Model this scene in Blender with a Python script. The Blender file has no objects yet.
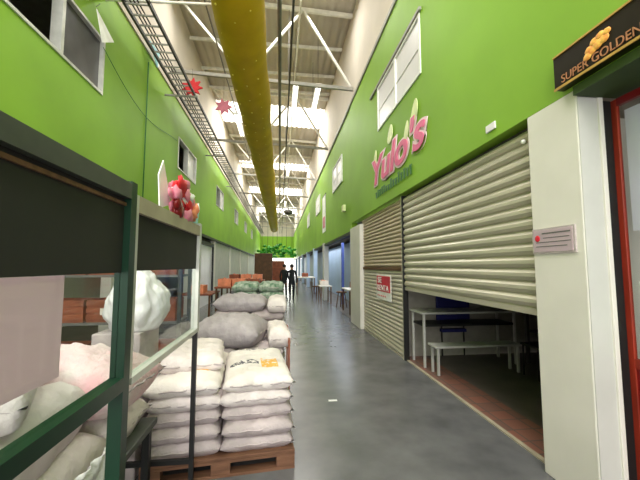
import bpy, bmesh, math, random
from mathutils import Vector, Matrix, noise
C = bpy.context.scene.collection
sc = bpy.context.scene
random.seed(7)
# ------------------------------------------------------------ camera, world, light, exposure
F = 330.0
psi = math.atan(0.0); theta = math.atan(26 / F)
psi = math.atan(40 * math.cos(theta) / F)
cd = bpy.data.cameras.new('camera'); cam = bpy.data.objects.new('camera', cd); C.objects.link(cam)
cd.sensor_width = 36; cd.lens = F / 640 * 36; cd.clip_start = 0.02; cd.clip_end = 300
fw = Vector((math.sin(psi) * math.cos(theta), math.cos(psi) * math.cos(theta), math.sin(theta)))
rt = Vector((math.cos(psi), -math.sin(psi), 0)); up = rt.cross(fw)
cam.matrix_world = Matrix(((rt.x, up.x, -fw.x, 0), (rt.y, up.y, -fw.y, 0), (rt.z, up.z, -fw.z, 1.55), (0, 0, 0, 1)))
sc.camera = cam
sc.view_settings.view_transform = 'Standard'; sc.view_settings.look = 'None'
sc.view_settings.gamma = 1; sc.view_settings.use_curve_mapping = False
sc.view_settings.exposure = 0.0
w = bpy.data.worlds.new('world'); sc.world = w; w.use_nodes = True
w.node_tree.nodes['Background'].inputs[0].default_value = (1.0, 0.98, 0.96, 1)
w.node_tree.nodes['Background'].inputs[1].default_value = 1.6
ROOF = 8.9
SKY = [(-5.0, -2.8), (0.6, 3.0), (14.8, 17.0), (23.4, 25.0), (31, 34.5), (41, 46)]

def area(name, loc, rot, sx, sy, power, col=(1, 0.98, 0.94)):
    l = bpy.data.lights.new(name, 'AREA'); l.shape = 'RECTANGLE'; l.size = sx; l.size_y = sy
    l.energy = power; l.color = col
    o = bpy.data.objects.new(name, l); C.objects.link(o); o.location = loc; o.rotation_euler = rot
    return o
for a, b in SKY:
    area('roof_area_light', (-0.45, (a + b) / 2, ROOF - 0.06), (0, 0, 0), 4.2, b - a, 300 if b < 10 else 420)
area('roof_area_light', (-0.45, 8.3, ROOF - 0.3), (0, 0, 0), 3.6, 0.3, 150)  # narrow area light below plain roof sheet, no skylight strip here
area('rear_fill_light', (-0.4, -5.5, 4.2), (math.radians(97), 0, 0), 4.5, 7.0, 480, (1, 0.99, 0.97))  # added fill light behind the camera, brightens roof and lower aisle
area('gate_daylight', (-0.4, 49.0, 1.9), (math.radians(-90), 0, 0), 4.2, 2.6, 260, (1, 1, 0.97))

area('stall_fill_light', (2.6, 12.0, 2.5), (0, 0, 0), 0.8, 4.0, 45, (0.9, 0.95, 1))  # fill lights added to brighten the blue stalls, no lamp stands there
area('stall_fill_light', (2.6, 20.0, 2.5), (0, 0, 0), 0.8, 8.0, 70, (0.9, 0.95, 1))
# ------------------------------------------------------------ materials
def lin(c):
    return tuple(((x / 255) / 12.92 if x / 255 <= 0.04045 else ((x / 255 + 0.055) / 1.055) ** 2.4) for x in c) + (1,)
def mat(name, col, rough=0.6, metal=0.0, var=0.12, scale=6.0, bump=0.0, bscale=40, spec=0.4, emit=None, estr=0, col2=None, stretch=None):
    m = bpy.data.materials.new(name); m.use_nodes = True; nt = m.node_tree; b = nt.nodes['Principled BSDF']
    b.inputs['Roughness'].default_value = rough; b.inputs['Metallic'].default_value = metal
    b.inputs['Specular IOR Level'].default_value = spec
    tc = nt.nodes.new('ShaderNodeTexCoord'); src = tc.outputs['Object']
    if stretch:
        mp = nt.nodes.new('ShaderNodeMapping'); mp.inputs['Scale'].default_value = stretch
        nt.links.new(src, mp.inputs[0]); src = mp.outputs[0]
    n = nt.nodes.new('ShaderNodeTexNoise'); n.inputs['Scale'].default_value = scale; n.inputs['Detail'].default_value = 6
    nt.links.new(src, n.inputs['Vector'])
    mx = nt.nodes.new('ShaderNodeMix'); mx.data_type = 'RGBA'
    c = lin(col)
    if col2 is None:
        mx.inputs[6].default_value = tuple(x * (1 - var) for x in c[:3]) + (1,)
        mx.inputs[7].default_value = tuple(min(1, x * (1 + var)) for x in c[:3]) + (1,)
    else:
        mx.inputs[6].default_value = c; mx.inputs[7].default_value = lin(col2)
    rp = nt.nodes.new('ShaderNodeMapRange'); rp.inputs[1].default_value = 0.32; rp.inputs[2].default_value = 0.68
    nt.links.new(n.outputs[0], rp.inputs[0]); nt.links.new(rp.outputs[0], mx.inputs[0])
    nt.links.new(mx.outputs[2], b.inputs['Base Color'])
    if bump:
        bn = nt.nodes.new('ShaderNodeTexNoise'); bn.inputs['Scale'].default_value = bscale; bn.inputs['Detail'].default_value = 4
        nt.links.new(src, bn.inputs['Vector'])
        bp = nt.nodes.new('ShaderNodeBump'); bp.inputs['Strength'].default_value = bump; bp.inputs['Distance'].default_value = 0.02
        nt.links.new(bn.outputs[0], bp.inputs['Height']); nt.links.new(bp.outputs[0], b.inputs['Normal'])
    if emit:
        b.inputs['Emission Color'].default_value = lin(emit); b.inputs['Emission Strength'].default_value = estr
    return m
def tile_mat(name, c1, c2, mort, size, rough=0.4):
    m = mat(name, c1, rough); nt = m.node_tree; b = nt.nodes['Principled BSDF']
    br = nt.nodes.new('ShaderNodeTexBrick'); br.offset = 0
    br.inputs['Color1'].default_value = lin(c1); br.inputs['Color2'].default_value = lin(c2); br.inputs['Mortar'].default_value = lin(mort)
    br.inputs['Scale'].default_value = 1; br.inputs['Brick Width'].default_value = size; br.inputs['Row Height'].default_value = size
    br.inputs['Mortar Size'].default_value = 0.008
    tc = [n for n in nt.nodes if n.type == 'TEX_COORD'][0]
    nt.links.new(tc.outputs['Object'], br.inputs['Vector']); nt.links.new(br.outputs[0], b.inputs['Base Color'])
    return m
def glass_mat(name, tint, gloss=0.12, haze=0.0):
    m = bpy.data.materials.new(name); m.use_nodes = True; nt = m.node_tree
    for n in list(nt.nodes): nt.nodes.remove(n)
    out = nt.nodes.new('ShaderNodeOutputMaterial'); tr = nt.nodes.new('ShaderNodeBsdfTransparent'); tr.inputs[0].default_value = tint
    gl = nt.nodes.new('ShaderNodeBsdfGlossy'); gl.inputs['Roughness'].default_value = 0.04
    lw = nt.nodes.new('ShaderNodeLayerWeight'); lw.inputs[0].default_value = 0.5
    pw = nt.nodes.new('ShaderNodeMath'); pw.operation = 'POWER'; pw.inputs[1].default_value = 4.0; nt.links.new(lw.outputs['Facing'], pw.inputs[0])
    fr = nt.nodes.new('ShaderNodeMath'); fr.operation = 'MULTIPLY_ADD'; fr.inputs[1].default_value = 0.45; fr.inputs[2].default_value = 0.03; nt.links.new(pw.outputs[0], fr.inputs[0])
    m1 = nt.nodes.new('ShaderNodeMixShader'); nt.links.new(fr.outputs[0], m1.inputs[0]); nt.links.new(tr.outputs[0], m1.inputs[1]); nt.links.new(gl.outputs[0], m1.inputs[2])
    df = nt.nodes.new('ShaderNodeBsdfDiffuse'); df.inputs[0].default_value = (0.8, 0.82, 0.8, 1)
    m2 = nt.nodes.new('ShaderNodeMixShader'); m2.inputs[0].default_value = haze
    nt.links.new(m1.outputs[0], m2.inputs[1]); nt.links.new(df.outputs[0], m2.inputs[2]); nt.links.new(m2.outputs[0], out.inputs[0])
    return m
M = {}
M['green'] = mat('lime_paint', (134, 178, 50), 0.62, var=0.10, scale=0.7, bump=0.05, bscale=3)
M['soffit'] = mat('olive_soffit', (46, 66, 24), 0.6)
M['green2'] = mat('leaf_paint', (64, 150, 40), 0.5)
M['beige'] = mat('beige_plaster', (204, 196, 182), 0.8, var=0.06, scale=1)
M['roof'] = mat('roof_sheet', (184, 177, 165), 0.7, var=0.08, scale=0.8)
M['skylight'] = mat('skylight_sheet', (250, 250, 245), 0.6, emit=(255, 252, 246), estr=1.7)
M['tube'] = mat('tube_light', (255, 255, 255), 0.5, emit=(255, 252, 240), estr=3.0)
M['floor'] = mat('polished_concrete', (100, 100, 102), 0.27, var=0.22, scale=2.6, bump=0.03, bscale=5, spec=0.5)
M['tile'] = tile_mat('red_tile', (138, 92, 78), (114, 86, 76), (92, 82, 76), 0.2, 0.5)
M['darkfloor'] = mat('worn_dark_floor', (92, 86, 82), 0.45, var=0.3, scale=2)
M['curb'] = mat('pale_curb', (170, 160, 140), 0.7)
M['white'] = mat('white_paint', (222, 218, 210), 0.6, var=0.05, scale=2, bump=0.06, bscale=8)
M['greywhite'] = mat('grey_render', (196, 196, 190), 0.7, var=0.07, scale=2)
M['steel'] = mat('galvanised_slat', (196, 190, 172), 0.38, 0.35, var=0.06, scale=3, stretch=(0.5, 0.5, 4))
M['tan'] = mat('tan_slat', (192, 176, 152), 0.5, 0.2, var=0.06, scale=3)
M['alu'] = mat('aluminium', (205, 205, 200), 0.4, 0.4)
M['truss'] = mat('pale_steel', (222, 220, 210), 0.6)
M['trussdark'] = mat('grey_steel', (150, 148, 140), 0.6)
M['black'] = mat('black_paint', (24, 24, 24), 0.5)
M['board'] = mat('black_board', (38, 38, 35), 0.7, var=0.2, scale=3)
M['fence'] = mat('dark_green_paint', (14, 48, 32), 0.35, var=0.2)
M['rail'] = mat('weathered_rail', (70, 74, 68), 0.5, var=0.35, scale=5)
M['duct'] = mat('yellow_duct_fabric', (196, 158, 6), 0.7, var=0.10, scale=2, bump=0.15, bscale=4)
M['ductdot'] = mat('duct_eyelet', (236, 214, 90), 0.6)
M['cable'] = mat('dark_cable', (66, 63, 60), 0.6)
M['conduit'] = mat('conduit', (112, 110, 108), 0.5, 0.2)
M['sackwhite'] = mat('white_woven_sack', (224, 214, 212), 0.75, var=0.10, scale=7, bump=0.8, bscale=16)
M['sackgrey'] = mat('grey_woven_sack', (168, 160, 163), 0.75, var=0.14, scale=7, bump=0.8, bscale=16)
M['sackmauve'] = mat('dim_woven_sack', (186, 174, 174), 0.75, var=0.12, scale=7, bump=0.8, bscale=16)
M['sackgreen'] = mat('green_woven_sack', (72, 116, 84), 0.75, var=0.25, scale=9, bump=0.3, col2=(205, 214, 200))
M['sackpink'] = mat('pink_marked_sack', (230, 222, 220), 0.7, scale=5, bump=0.6, col2=(228, 178, 184))
M['plastic'] = mat('white_plastic', (232, 230, 232), 0.3, var=0.06, scale=8, bump=0.7, bscale=9)
M['film'] = glass_mat('plastic_film', (0.9, 0.9, 0.9, 1), haze=0.55)
M['sheet'] = mat('pinkish_paper', (240, 216, 226), 0.7, var=0.04, scale=2)
M['wood'] = mat('pallet_wood', (112, 78, 58), 0.75, var=0.3, scale=5, stretch=(1, 6, 6))
M['crate'] = mat('red_brown_crate', (140, 76, 52), 0.6, var=0.25, scale=5)
M['crate2'] = mat('orange_crate', (226, 140, 104), 0.6, var=0.25, scale=6)
M['label'] = mat('pale_label', (225, 215, 205), 0.6)
M['glass'] = glass_mat('clear_glass', (0.93, 0.96, 0.94, 1))
M['pane'] = mat('frosted_pane', (236, 232, 238), 0.35, var=0.05, scale=1.5)
M['panegrey'] = mat('dusty_pane', (86, 84, 88), 0.3, var=0.2, scale=3)
M['lilac'] = mat('lilac_poster', (222, 214, 240), 0.35, var=0.06, scale=3)
M['redwood'] = mat('red_varnished_wood', (138, 42, 26), 0.4, var=0.25, scale=4, stretch=(4, 4, 0.6))
M['maroon'] = mat('maroon_panel', (110, 16, 18), 0.35)
M['blue'] = mat('navy_fabric', (24, 28, 92), 0.7)
M['bluewall'] = mat('blue_grey_wall', (176, 196, 222), 0.6, var=0.08, scale=1)
M['bluepost'] = mat('blue_post', (72, 90, 160), 0.5)
M['pink'] = mat('pink_letter', (232, 96, 146), 0.5)
M['pinkpale'] = mat('pale_pink_letter', (250, 214, 222), 0.5)
M['cream'] = mat('cream_leaf', (232, 240, 178), 0.5)
M['dgreen'] = mat('dark_green_letter', (46, 110, 50), 0.5)
M['signblack'] = mat('sign_black', (30, 22, 20), 0.3)
M['gold'] = mat('gold_trim', (200, 160, 84), 0.4, 0.3)
M['goldtxt'] = mat('gold_letter', (176, 120, 84), 0.45)
M['orange'] = mat('orange_logo', (232, 140, 70), 0.5, scale=40, col2=(246, 196, 90))
M['red'] = mat('red_print', (206, 40, 60), 0.5)
M['redpaper'] = mat('red_paper', (214, 44, 52), 0.6)
M['pinkpaper'] = mat('pink_paper', (216, 130, 150), 0.6)
M['teal'] = mat('teal_paper', (150, 200, 210), 0.6)
M['whitepaper'] = mat('white_paper', (240, 240, 236), 0.6)
M['darkpartition'] = mat('shadowy_partition', (150, 146, 136), 0.8)
M['skin'] = mat('skin', (170, 120, 92), 0.6)
M['hair'] = mat('dark_hair', (20, 16, 14), 0.6)
M['cloth'] = mat('dark_jacket', (26, 30, 34), 0.8)
M['cloth2'] = mat('charcoal_clothes', (34, 40, 38), 0.8)
M['leaf'] = mat('hanging_leaf', (66, 160, 50), 0.5, var=0.3, scale=8)
M['brown'] = mat('brown_wood', (92, 62, 36), 0.6, var=0.3)
nt = M['sheet'].node_tree; pb = nt.nodes['Principled BSDF']; trl = nt.nodes.new('ShaderNodeBsdfTranslucent'); trl.inputs[0].default_value = lin((240, 222, 230))
ms = nt.nodes.new('ShaderNodeMixShader'); ms.inputs[0].default_value = 0.45; nt.links.new(pb.outputs[0], ms.inputs[1]); nt.links.new(trl.outputs[0], ms.inputs[2]); nt.links.new(ms.outputs[0], nt.nodes['Material Output'].inputs[0])
def printed():
    m = mat('printed_sack', (228, 220, 216), 0.72, var=0.07, scale=7, bump=0.8, bscale=16)
    nt = m.node_tree; b = nt.nodes['Principled BSDF']; L = nt.links
    base = b.inputs['Base Color'].links[0].from_socket
    tc = [n for n in nt.nodes if n.type == 'TEX_COORD'][0]
    sep = nt.nodes.new('ShaderNodeSeparateXYZ'); L.new(tc.outputs['Object'], sep.inputs[0])
    def mth(op, a, v=None):
        n = nt.nodes.new('ShaderNodeMath'); n.operation = op
        for i, q in enumerate((a, v)):
            if q is None: continue
            if isinstance(q, (int, float)): n.inputs[i].default_value = q
            else: L.new(q, n.inputs[i])
        return n.outputs[0]
    def boxm(cx, cy, hx, hy):
        ax = mth('LESS_THAN', mth('ABSOLUTE', mth('SUBTRACT', sep.outputs[0], cx)), hx)
        ay = mth('LESS_THAN', mth('ABSOLUTE', mth('SUBTRACT', sep.outputs[1], cy)), hy)
        return mth('MULTIPLY', ax, ay)
    nz = nt.nodes.new('ShaderNodeTexNoise'); nz.inputs['Scale'].default_value = 34; L.new(tc.outputs['Object'], nz.inputs['Vector'])
    ink = mth('GREATER_THAN', nz.outputs[0], 0.5)
    nz2 = nt.nodes.new('ShaderNodeTexNoise'); nz2.inputs['Scale'].default_value = 30; L.new(tc.outputs['Object'], nz2.inputs['Vector'])
    org = mth('MULTIPLY', boxm(0.10, -0.16, 0.07, 0.12), mth('GREATER_THAN', nz2.outputs[0], 0.42))
    let = mth('MULTIPLY', mth('ADD', boxm(-0.11, -0.15, 0.12, 0.05), boxm(-0.02, 0.36, 0.22, 0.035)), ink)
    def mixc(f, a, c):
        n = nt.nodes.new('ShaderNodeMix'); n.data_type = 'RGBA'; L.new(f, n.inputs[0]); L.new(a, n.inputs[6]); n.inputs[7].default_value = lin(c); return n.outputs[2]
    c1 = mixc(org, base, (232, 176, 84)); c2 = mixc(let, c1, (84, 82, 92))
    L.new(c2, b.inputs['Base Color'])
    return m
M['printed'] = printed()

# ------------------------------------------------------------ helpers
class MB:
    def __init__(s): s.bm = bmesh.new()
    def box(s, x0, x1, y0, y1, z0, z1, rot=None, bev=0):
        v = [s.bm.verts.new((x, y, z)) for x in (x0, x1) for y in (y0, y1) for z in (z0, z1)]
        fs = [s.bm.faces.new([v[i] for i in q]) for q in ((0, 1, 3, 2), (4, 6, 7, 5), (0, 4, 5, 1), (2, 3, 7, 6), (0, 2, 6, 4), (1, 5, 7, 3))]
        if bev:
            es = list({e for f in fs for e in f.edges})
            bmesh.ops.bevel(s.bm, geom=es, offset=bev, segments=2, profile=0.5, affect='EDGES')
        return s
    def bar(s, p, q, a, b=None, up=(0, 0, 1)):       # rectangular bar from p to q
        b = b or a; p = Vector(p); q = Vector(q); d = (q - p).normalized(); u = Vector(up)
        if abs(d.dot(u)) > 0.95: u = Vector((0, 1, 0))
        r = d.cross(u).normalized() * a / 2; t = r.cross(d).normalized() * b / 2
        v = [s.bm.verts.new(c + i * r + j * t) for c in (p, q) for i, j in ((-1, -1), (1, -1), (1, 1), (-1, 1))]
        for f in ((3, 2, 1, 0), (4, 5, 6, 7), (0, 1, 5, 4), (1, 2, 6, 5), (2, 3, 7, 6), (3, 0, 4, 7)): s.bm.faces.new([v[i] for i in f])
        return s
    def tube(s, pts, r, n=10, cap=True):
        pts = [Vector(p) for p in pts]; rings = []
        for i, p in enumerate(pts):
            d = (pts[min(i + 1, len(pts) - 1)] - pts[max(i - 1, 0)]).normalized()
            u = Vector((0, 0, 1)) if abs(d.z) < 0.9 else Vector((0, 1, 0))
            a = d.cross(u).normalized(); b = a.cross(d)
            rr = r[i] if isinstance(r, (list, tuple)) else r
            rings.append([s.bm.verts.new(p + rr * (math.cos(2 * math.pi * k / n) * a + math.sin(2 * math.pi * k / n) * b)) for k in range(n)])
        for A, B in zip(rings, rings[1:]):
            for k in range(n): f = s.bm.faces.new((A[k], A[(k + 1) % n], B[(k + 1) % n], B[k])); f.smooth = True
        if cap: s.bm.faces.new(rings[0][::-1]); s.bm.faces.new(rings[-1])
        return s
    def blob(s, c, r, sub=2, amp=0.0, seed=0, fr=3):
        res = bmesh.ops.create_icosphere(s.bm, subdivisions=sub, radius=1)
        for v in res['verts']:
            n = noise.noise(v.co * fr + Vector((seed * 7.1, 0, 0))) * amp
            v.co = Vector((v.co.x * r[0], v.co.y * r[1], v.co.z * r[2])) * (1 + n) + Vector(c)
        for f in s.bm.faces: f.smooth = True
        return s
    def prism(s, pts, n, d):                           # polygon extruded by vector
        a = [s.bm.verts.new(p) for p in pts]; b = [s.bm.verts.new(Vector(p) + Vector(n) * d) for p in pts]
        s.bm.faces.new(a); s.bm.faces.new(b[::-1]); k = len(a)
        for i in range(k): s.bm.faces.new((a[i], b[i], b[(i + 1) % k], a[(i + 1) % k]))
        return s
    def build(s, name, m, parent=None, loc=None):
        bmesh.ops.recalc_face_normals(s.bm, faces=s.bm.faces)
        me = bpy.data.meshes.new(name); s.bm.to_mesh(me); s.bm.free()
        o = bpy.data.objects.new(name, me); C.objects.link(o)
        me.materials.append(M[m] if isinstance(m, str) else m)
        if parent: o.parent = parent
        if loc: o.location = loc
        return o
def tag(o, label, cat, group=None, kind=None):
    o['label'] = label; o['category'] = cat
    if group: o['group'] = group
    if kind: o['kind'] = kind
    return o
def thing(name, label, cat, loc=(0, 0, 0), rz=0, group=None):
    o = bpy.data.objects.new(name, None); o.empty_display_size = 0.1; C.objects.link(o)
    o.location = loc; o.rotation_euler = (0, 0, rz); return tag(o, label, cat, group)
def struct(o): o['kind'] = 'structure'; return o
def dup(root, loc, rz=None, label=None, group=None, sc_=None):
    r = root.copy(); C.objects.link(r); r.location = loc
    if rz is not None: r.rotation_euler = (0, 0, rz)
    if label: r['label'] = label
    if group: r['group'] = group
    if sc_: r.scale = sc_
    for ch in list(root.children):
        c = ch.copy(); C.objects.link(c); c.parent = r
        for g in list(ch.children):
            d = g.copy(); C.objects.link(d); d.parent = c
    return r
def px(x, y, Y):                                        # reading the photo: pixel + distance along the hall -> place
    return Vector(((x - 280) * Y / 330, Y, 1.55 + (266 - y) * Y / 330))

# ------------------------------------------------------------ floor and walls
YB, YE = -6.0, 50.0
struct(MB().box(-2.95, 2.08, YB, YE, -0.1, 0).build('floor', 'floor'))
struct(MB().box(-6.0, -2.95, YB, YE, -0.1, 0).build('floor_left', 'darkfloor'))
XL, XR = -2.92, 2.0
def wall_holes(xa, xb, y0, y1, z0, z1, holes):
    b = MB(); y = y0
    for (a, c, d, e) in sorted(holes):
        b.box(xa, xb, y, a, z0, z1); b.box(xa, xb, a, c, z0, d); b.box(xa, xb, a, c, e, z1); y = c
    b.box(xa, xb, y, y1, z0, z1); return b
WZ0, WZ1 = 4.33, 5.25
GT = 6.25
LW = [(3.52, 5.58), (9.6, 11.6), (15.3, 17.2), (21.4, 23.2), (27.4, 29.2), (33.4, 35.2)]
RW = [(4.35, 6.45), (10.5, 12.4), (16.6, 18.4), (22.6, 24.4)]
struct(wall_holes(XL - 0.18, XL, YB, YE, 2.76, GT, [(a, b, WZ0, WZ1) for a, b in LW]).build('wall_left', 'green'))
struct(wall_holes(XR, XR + 0.18, YB, 9.17, 2.76, GT, [(RW[0][0], RW[0][1], WZ0, WZ1)]).build('wall_right', 'green'))
struct(wall_holes(XR + 0.02, XR + 0.18, 9.17, YE, 2.55, GT, [(a, b, WZ0, WZ1) for a, b in RW[1:]]).build('wall_right', 'green'))
struct(MB().box(XL - 0.14, XL - 0.03, YB, YE, GT, ROOF + 0.3).build('wall_left_upper', 'beige'))
struct(MB().box(XR + 0.03, XR + 0.14, YB, YE, GT, ROOF + 0.3).build('wall_right_upper', 'beige'))
# ledge mouldings above the green
struct(MB().box(XL - 0.03, XL + 0.03, YB, YE, GT - 0.04, GT + 0.04).build('trim_1', 'beige'))
struct(MB().box(XR - 0.03, XR + 0.03, YB, YE, GT - 0.04, GT + 0.04).build('trim_2', 'trussdark'))
# shop interiors behind
struct(MB().box(-5.6, -5.5, YB, YE, 0, 6.1).build('wall_left_back', 'beige'))
struct(MB().box(-5.5, XL - 0.18, YB, YE, 2.76, 2.86).build('ceiling_left_shops', 'darkpartition'))
struct(MB().box(-5.5, XL - 0.18, YB, YE, 6.0, 6.1).build('ceiling_left_rooms', 'darkpartition'))
struct(MB().box(5.5, 5.6, YB, YE, 0, 6.1).build('wall_right_back', 'darkpartition'))
struct(MB().box(XR + 0.18, 5.5, YB, YE, 2.76, 2.86).build('ceiling_right_shops', 'darkpartition'))
struct(MB().box(XR + 0.18, 5.5, YB, YE, 6.0, 6.1).build('ceiling_right_rooms', 'darkpartition'))
for k, (y, m_) in enumerate(((2.36, 'white'), (5.62, 'darkpartition'), (8.6, 'darkpartition'))):
    struct(MB().box(XR + 0.22, 5.5, y - 0.05, y + 0.05, 0, 2.76).build('wall_partition_%d' % (k + 1), m_))
struct(MB().box(XR + 0.16, 5.5, YB, 2.31, -0.1, 0.005).build('floor_corner_shop', 'tile'))
struct(MB().box(2.12, 2.5, 2.41, 5.55, -0.1, 0.01).build('floor_tiled_strip', 'tile'))
struct(MB().box(2.5, 5.5, 2.41, 5.55, -0.1, 0.008).build('floor_dark_shop', 'darkfloor'))
struct(MB().box(2.08, 5.5, 8.65, YE, -0.1, 0.0).build('floor_far_shops', 'darkfloor'))
struct(MB().box(2.08, 2.12, 2.42, 8.02, -0.1, 0.014).build('trim_3', 'curb'))
# roof: corrugated sheet with skylight strips
def roof_sheet(name, y0, y1, m_):
    b = MB(); xs = [-3.1 + i * 0.05 for i in range(int(5.3 / 0.05) + 1)]; rows = []
    for y in (y0, y1):
        rows.append([b.bm.verts.new((x, y, ROOF + 0.025 * math.sin(x * 2 * math.pi / 0.25) - (x + 0.45) * 0.03 + 0.05)) for x in xs])
    for i in range(len(xs) - 1): f = b.bm.faces.new((rows[0][i], rows[0][i + 1], rows[1][i + 1], rows[1][i])); f.smooth = True
    b.bm.faces.ensure_lookup_table()
    o = b.build(name, m_); md = o.modifiers.new('thickness', 'SOLIDIFY'); md.thickness = 0.02; return struct(o)
y = YB; n = 1
for a, b_ in SKY:
    roof_sheet('ceiling', y, a, 'roof'); roof_sheet('ceiling_skylight', a, b_, 'skylight'); y = b_; n += 1
roof_sheet('ceiling', y, YE, 'roof')
# far end
struct(MB().box(-5.5, 5.5, YE, YE + 0.2, 2.75, 6.0).build('wall_back', 'green'))
struct(MB().box(-5.5, 5.5, YE, YE + 0.2, 6.0, 9.0).build('wall_back_upper', 'beige'))
gate = tag(MB().box(-2.6, 1.9, YE - 0.1, YE - 0.04, 0.0, 2.7).build('translucent_gate', 'skylight'), 'bright daylit doorway closing the far end of the hall', 'gate')

# ------------------------------------------------------------ windows
def window(k, x, side, y0, y1, style):
    o = thing('window_%d' % k, '', 'window', (x, y0, WZ0)); del o['label']; del o['category']; o['kind'] = 'structure'
    W = y1 - y0; H = WZ1 - WZ0; t = 0.04; d0, d1 = (-0.12, 0.02) if side < 0 else (-0.02, 0.12)
    b = MB()
    b.box(d0, d1, 0, W, 0, t).box(d0, d1, 0, W, H - t, H).box(d0, d1, 0, t, t, H - t).box(d0, d1, W - t, W, t, H - t)
    o = b.box(d0, d1, W / 2 - 0.03, W / 2 + 0.03, t, H - t).build('window_frame', 'whitepaper' if style == 'white' else 'alu', o)
    g = 0.0
    if style == 'open':
        MB().box(-0.06, -0.045, W / 2 + 0.03, W - t, t, H - t).build('window_pane', 'panegrey', o)
    elif style == 'white':
        MB().box(0.005, 0.015, t, W / 2 - 0.03, t, H - t).build('window_pane', 'pane', o)
        MB().box(0.005, 0.015, W / 2 + 0.03, W - t, t, H - t).build('window_pane', 'pane', o)
        MB().box(-0.004, 0.005, t, W - t, H * 0.45, H * 0.45 + 0.015).build('glazing_bar', 'alu', o)
    elif style == 'halflight':
        MB().box(-0.06, -0.045, W / 2 + 0.03, W - t, t, H - t).build('window_pane', 'pane', o)
for k, (a, b_) in enumerate(LW): window(k + 1, XL, -1, a, b_, 'open' if k == 0 else 'halflight')
for k, (a, b_) in enumerate(RW): window(k + 7, XR, 1, a, b_, 'white')
# dark head strip over the near right window (shadow gap flashing)
tag(MB().box(XR - 0.04, XR, RW[0][0] - 0.05, RW[0][1] + 0.5, WZ1 + 0.01, WZ1 + 0.06).build('window_canopy', 'trussdark'), 'narrow grey flashing strip above the white window on the right wall', 'flashing')

# ------------------------------------------------------------ trusses, purlins
def zt(x, z): return z - (x - 2.0) * 0.04
def truss(label, group=None):
    t = thing('roof_truss', label, 'roof truss', group=group)
    MB().bar((XL, 0, zt(XL, 6.53)), (XR, 0, zt(XR, 6.53)), 0.07, 0.09).build('lower_chord', 'trussdark', t)
    MB().bar((XL, 0, zt(XL, 8.72)), (XR, 0, zt(XR, 8.72)), 0.07, 0.12).build('upper_chord', 'truss', t)
    for p, q in (((XL + 0.1, 8.85), (-1.0, 6.68)), ((-1.0, 6.68), (0.55, 8.74)), ((0.62, 8.72), (1.93, 6.6))):
        MB().bar((p[0], 0.0, p[1]), (q[0], 0.0, q[1]), 0.06, 0.07, up=(0, 1, 0)).build('diagonal_brace', 'truss', t)
    return t
t0 = truss('first pale steel roof truss in view, crossing above the near white window'); t0.location = (0, 8.8, 0)
names = {0: 'second steel roof truss in view, just before the bright skylight strip', 1: 'third steel roof truss in view, behind the first bright skylight strip'}
for i, y in enumerate((13.6, 18.6, 23.6, 28.6, 33.6, 38.6, 43.6)):
    dup(t0, (0, y, 0), label=names.get(i, '%s of the small distant steel roof trusses' % ['', '', 'nearest', 'second nearest', 'middle', 'second farthest', 'farthest'][i]), group='distant roof trusses' if i > 1 else None)
for i, y in enumerate((5.2, 6.6, 7.8, 10.4, 12.0, 13.3, 19.4, 21.4, 29.8)):
    lab = ['pale roof purlin closest to the camera', 'second nearest roof purlin, under the grey sheets', 'third nearest roof purlin, right before the first truss'][i] if i < 3 else '%s thin grey roof purlin beyond the first truss' % ['nearest', 'second', 'third', 'fourth', 'fifth', 'farthest'][i - 3]
    tag(MB().box(XL, XR, -0.03, 0.03, -0.05, 0.05).build('roof_purlin', 'truss', loc=(0, y, 8.79)), lab, 'purlin', 'roof purlins' if i > 2 else None)

# ------------------------------------------------------------ yellow duct
D = thing('air_duct', 'long yellow perforated fabric air duct hanging down the middle of the hall', 'air duct')
dx, dz, dr = -0.715, 5.80, 0.42
b = MB(); ys = [0.5 + i * 0.5 for i in range(76)]
b.tube([(dx + 0.012 * math.sin(y * 1.7), y, dz + 0.015 * math.sin(y * 0.9)) for y in ys], [dr + 0.012 * math.sin(y * 2 * math.pi / 2.5) for y in ys], 28)
SL = b.build('duct_sleeve', 'duct', D)
for i in range(16):
    for a in (-0.75, -0.05, 0.55):
        yy = 3.6 + i * 0.62 + (0.2 if a == -0.05 else 0)
        c = Vector((dx + math.sin(a) * (dr + 0.006), yy, dz - math.cos(a) * (dr + 0.006)))
        MB().blob(c, (0.022, 0.022, 0.012), 1).build('air_hole', 'ductdot', SL)
for yy in (4.2, 9.2, 14.2, 19.2, 24.2):
    MB().tube([(dx, yy, dz + dr - 0.02), (dx, yy, 8.8)], 0.008, 6).build('hanger_wire', 'cable', D)
# conduits and pipes along the ceiling
def run(name, x, z, r, m_, label, y0=2.0, y1=46, hang=True):
    t = thing(name, label, 'pipe')
    MB().tube([(x, y, z + 0.01 * math.sin(y)) for y in [y0 + i * (y1 - y0) / 20 for i in range(21)]], r, 8).build('pipe_run', m_, t)
    if hang:
        for yy in (8.8, 13.6, 18.6, 23.6): MB().tube([(x, yy, z), (x, yy, 8.8)], 0.01, 6).build('hanger_rod', 'conduit', t)
    return t
run('ceiling_pipe', -0.05, 6.05, 0.04, 'conduit', 'grey ceiling pipe just right of the yellow duct')
run('ceiling_cable', 0.19, 6.1, 0.022, 'cable', 'dark thin ceiling cable second to the right of the yellow duct')
run('ceiling_pipe', 0.42, 7.6, 0.02, 'truss', 'thin pale ceiling pipe farthest right of the yellow duct', hang=False)
run('ceiling_cable', -1.65, 7.2, 0.02, 'conduit', 'thin grey cable between cable tray and yellow duct', hang=False)
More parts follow.
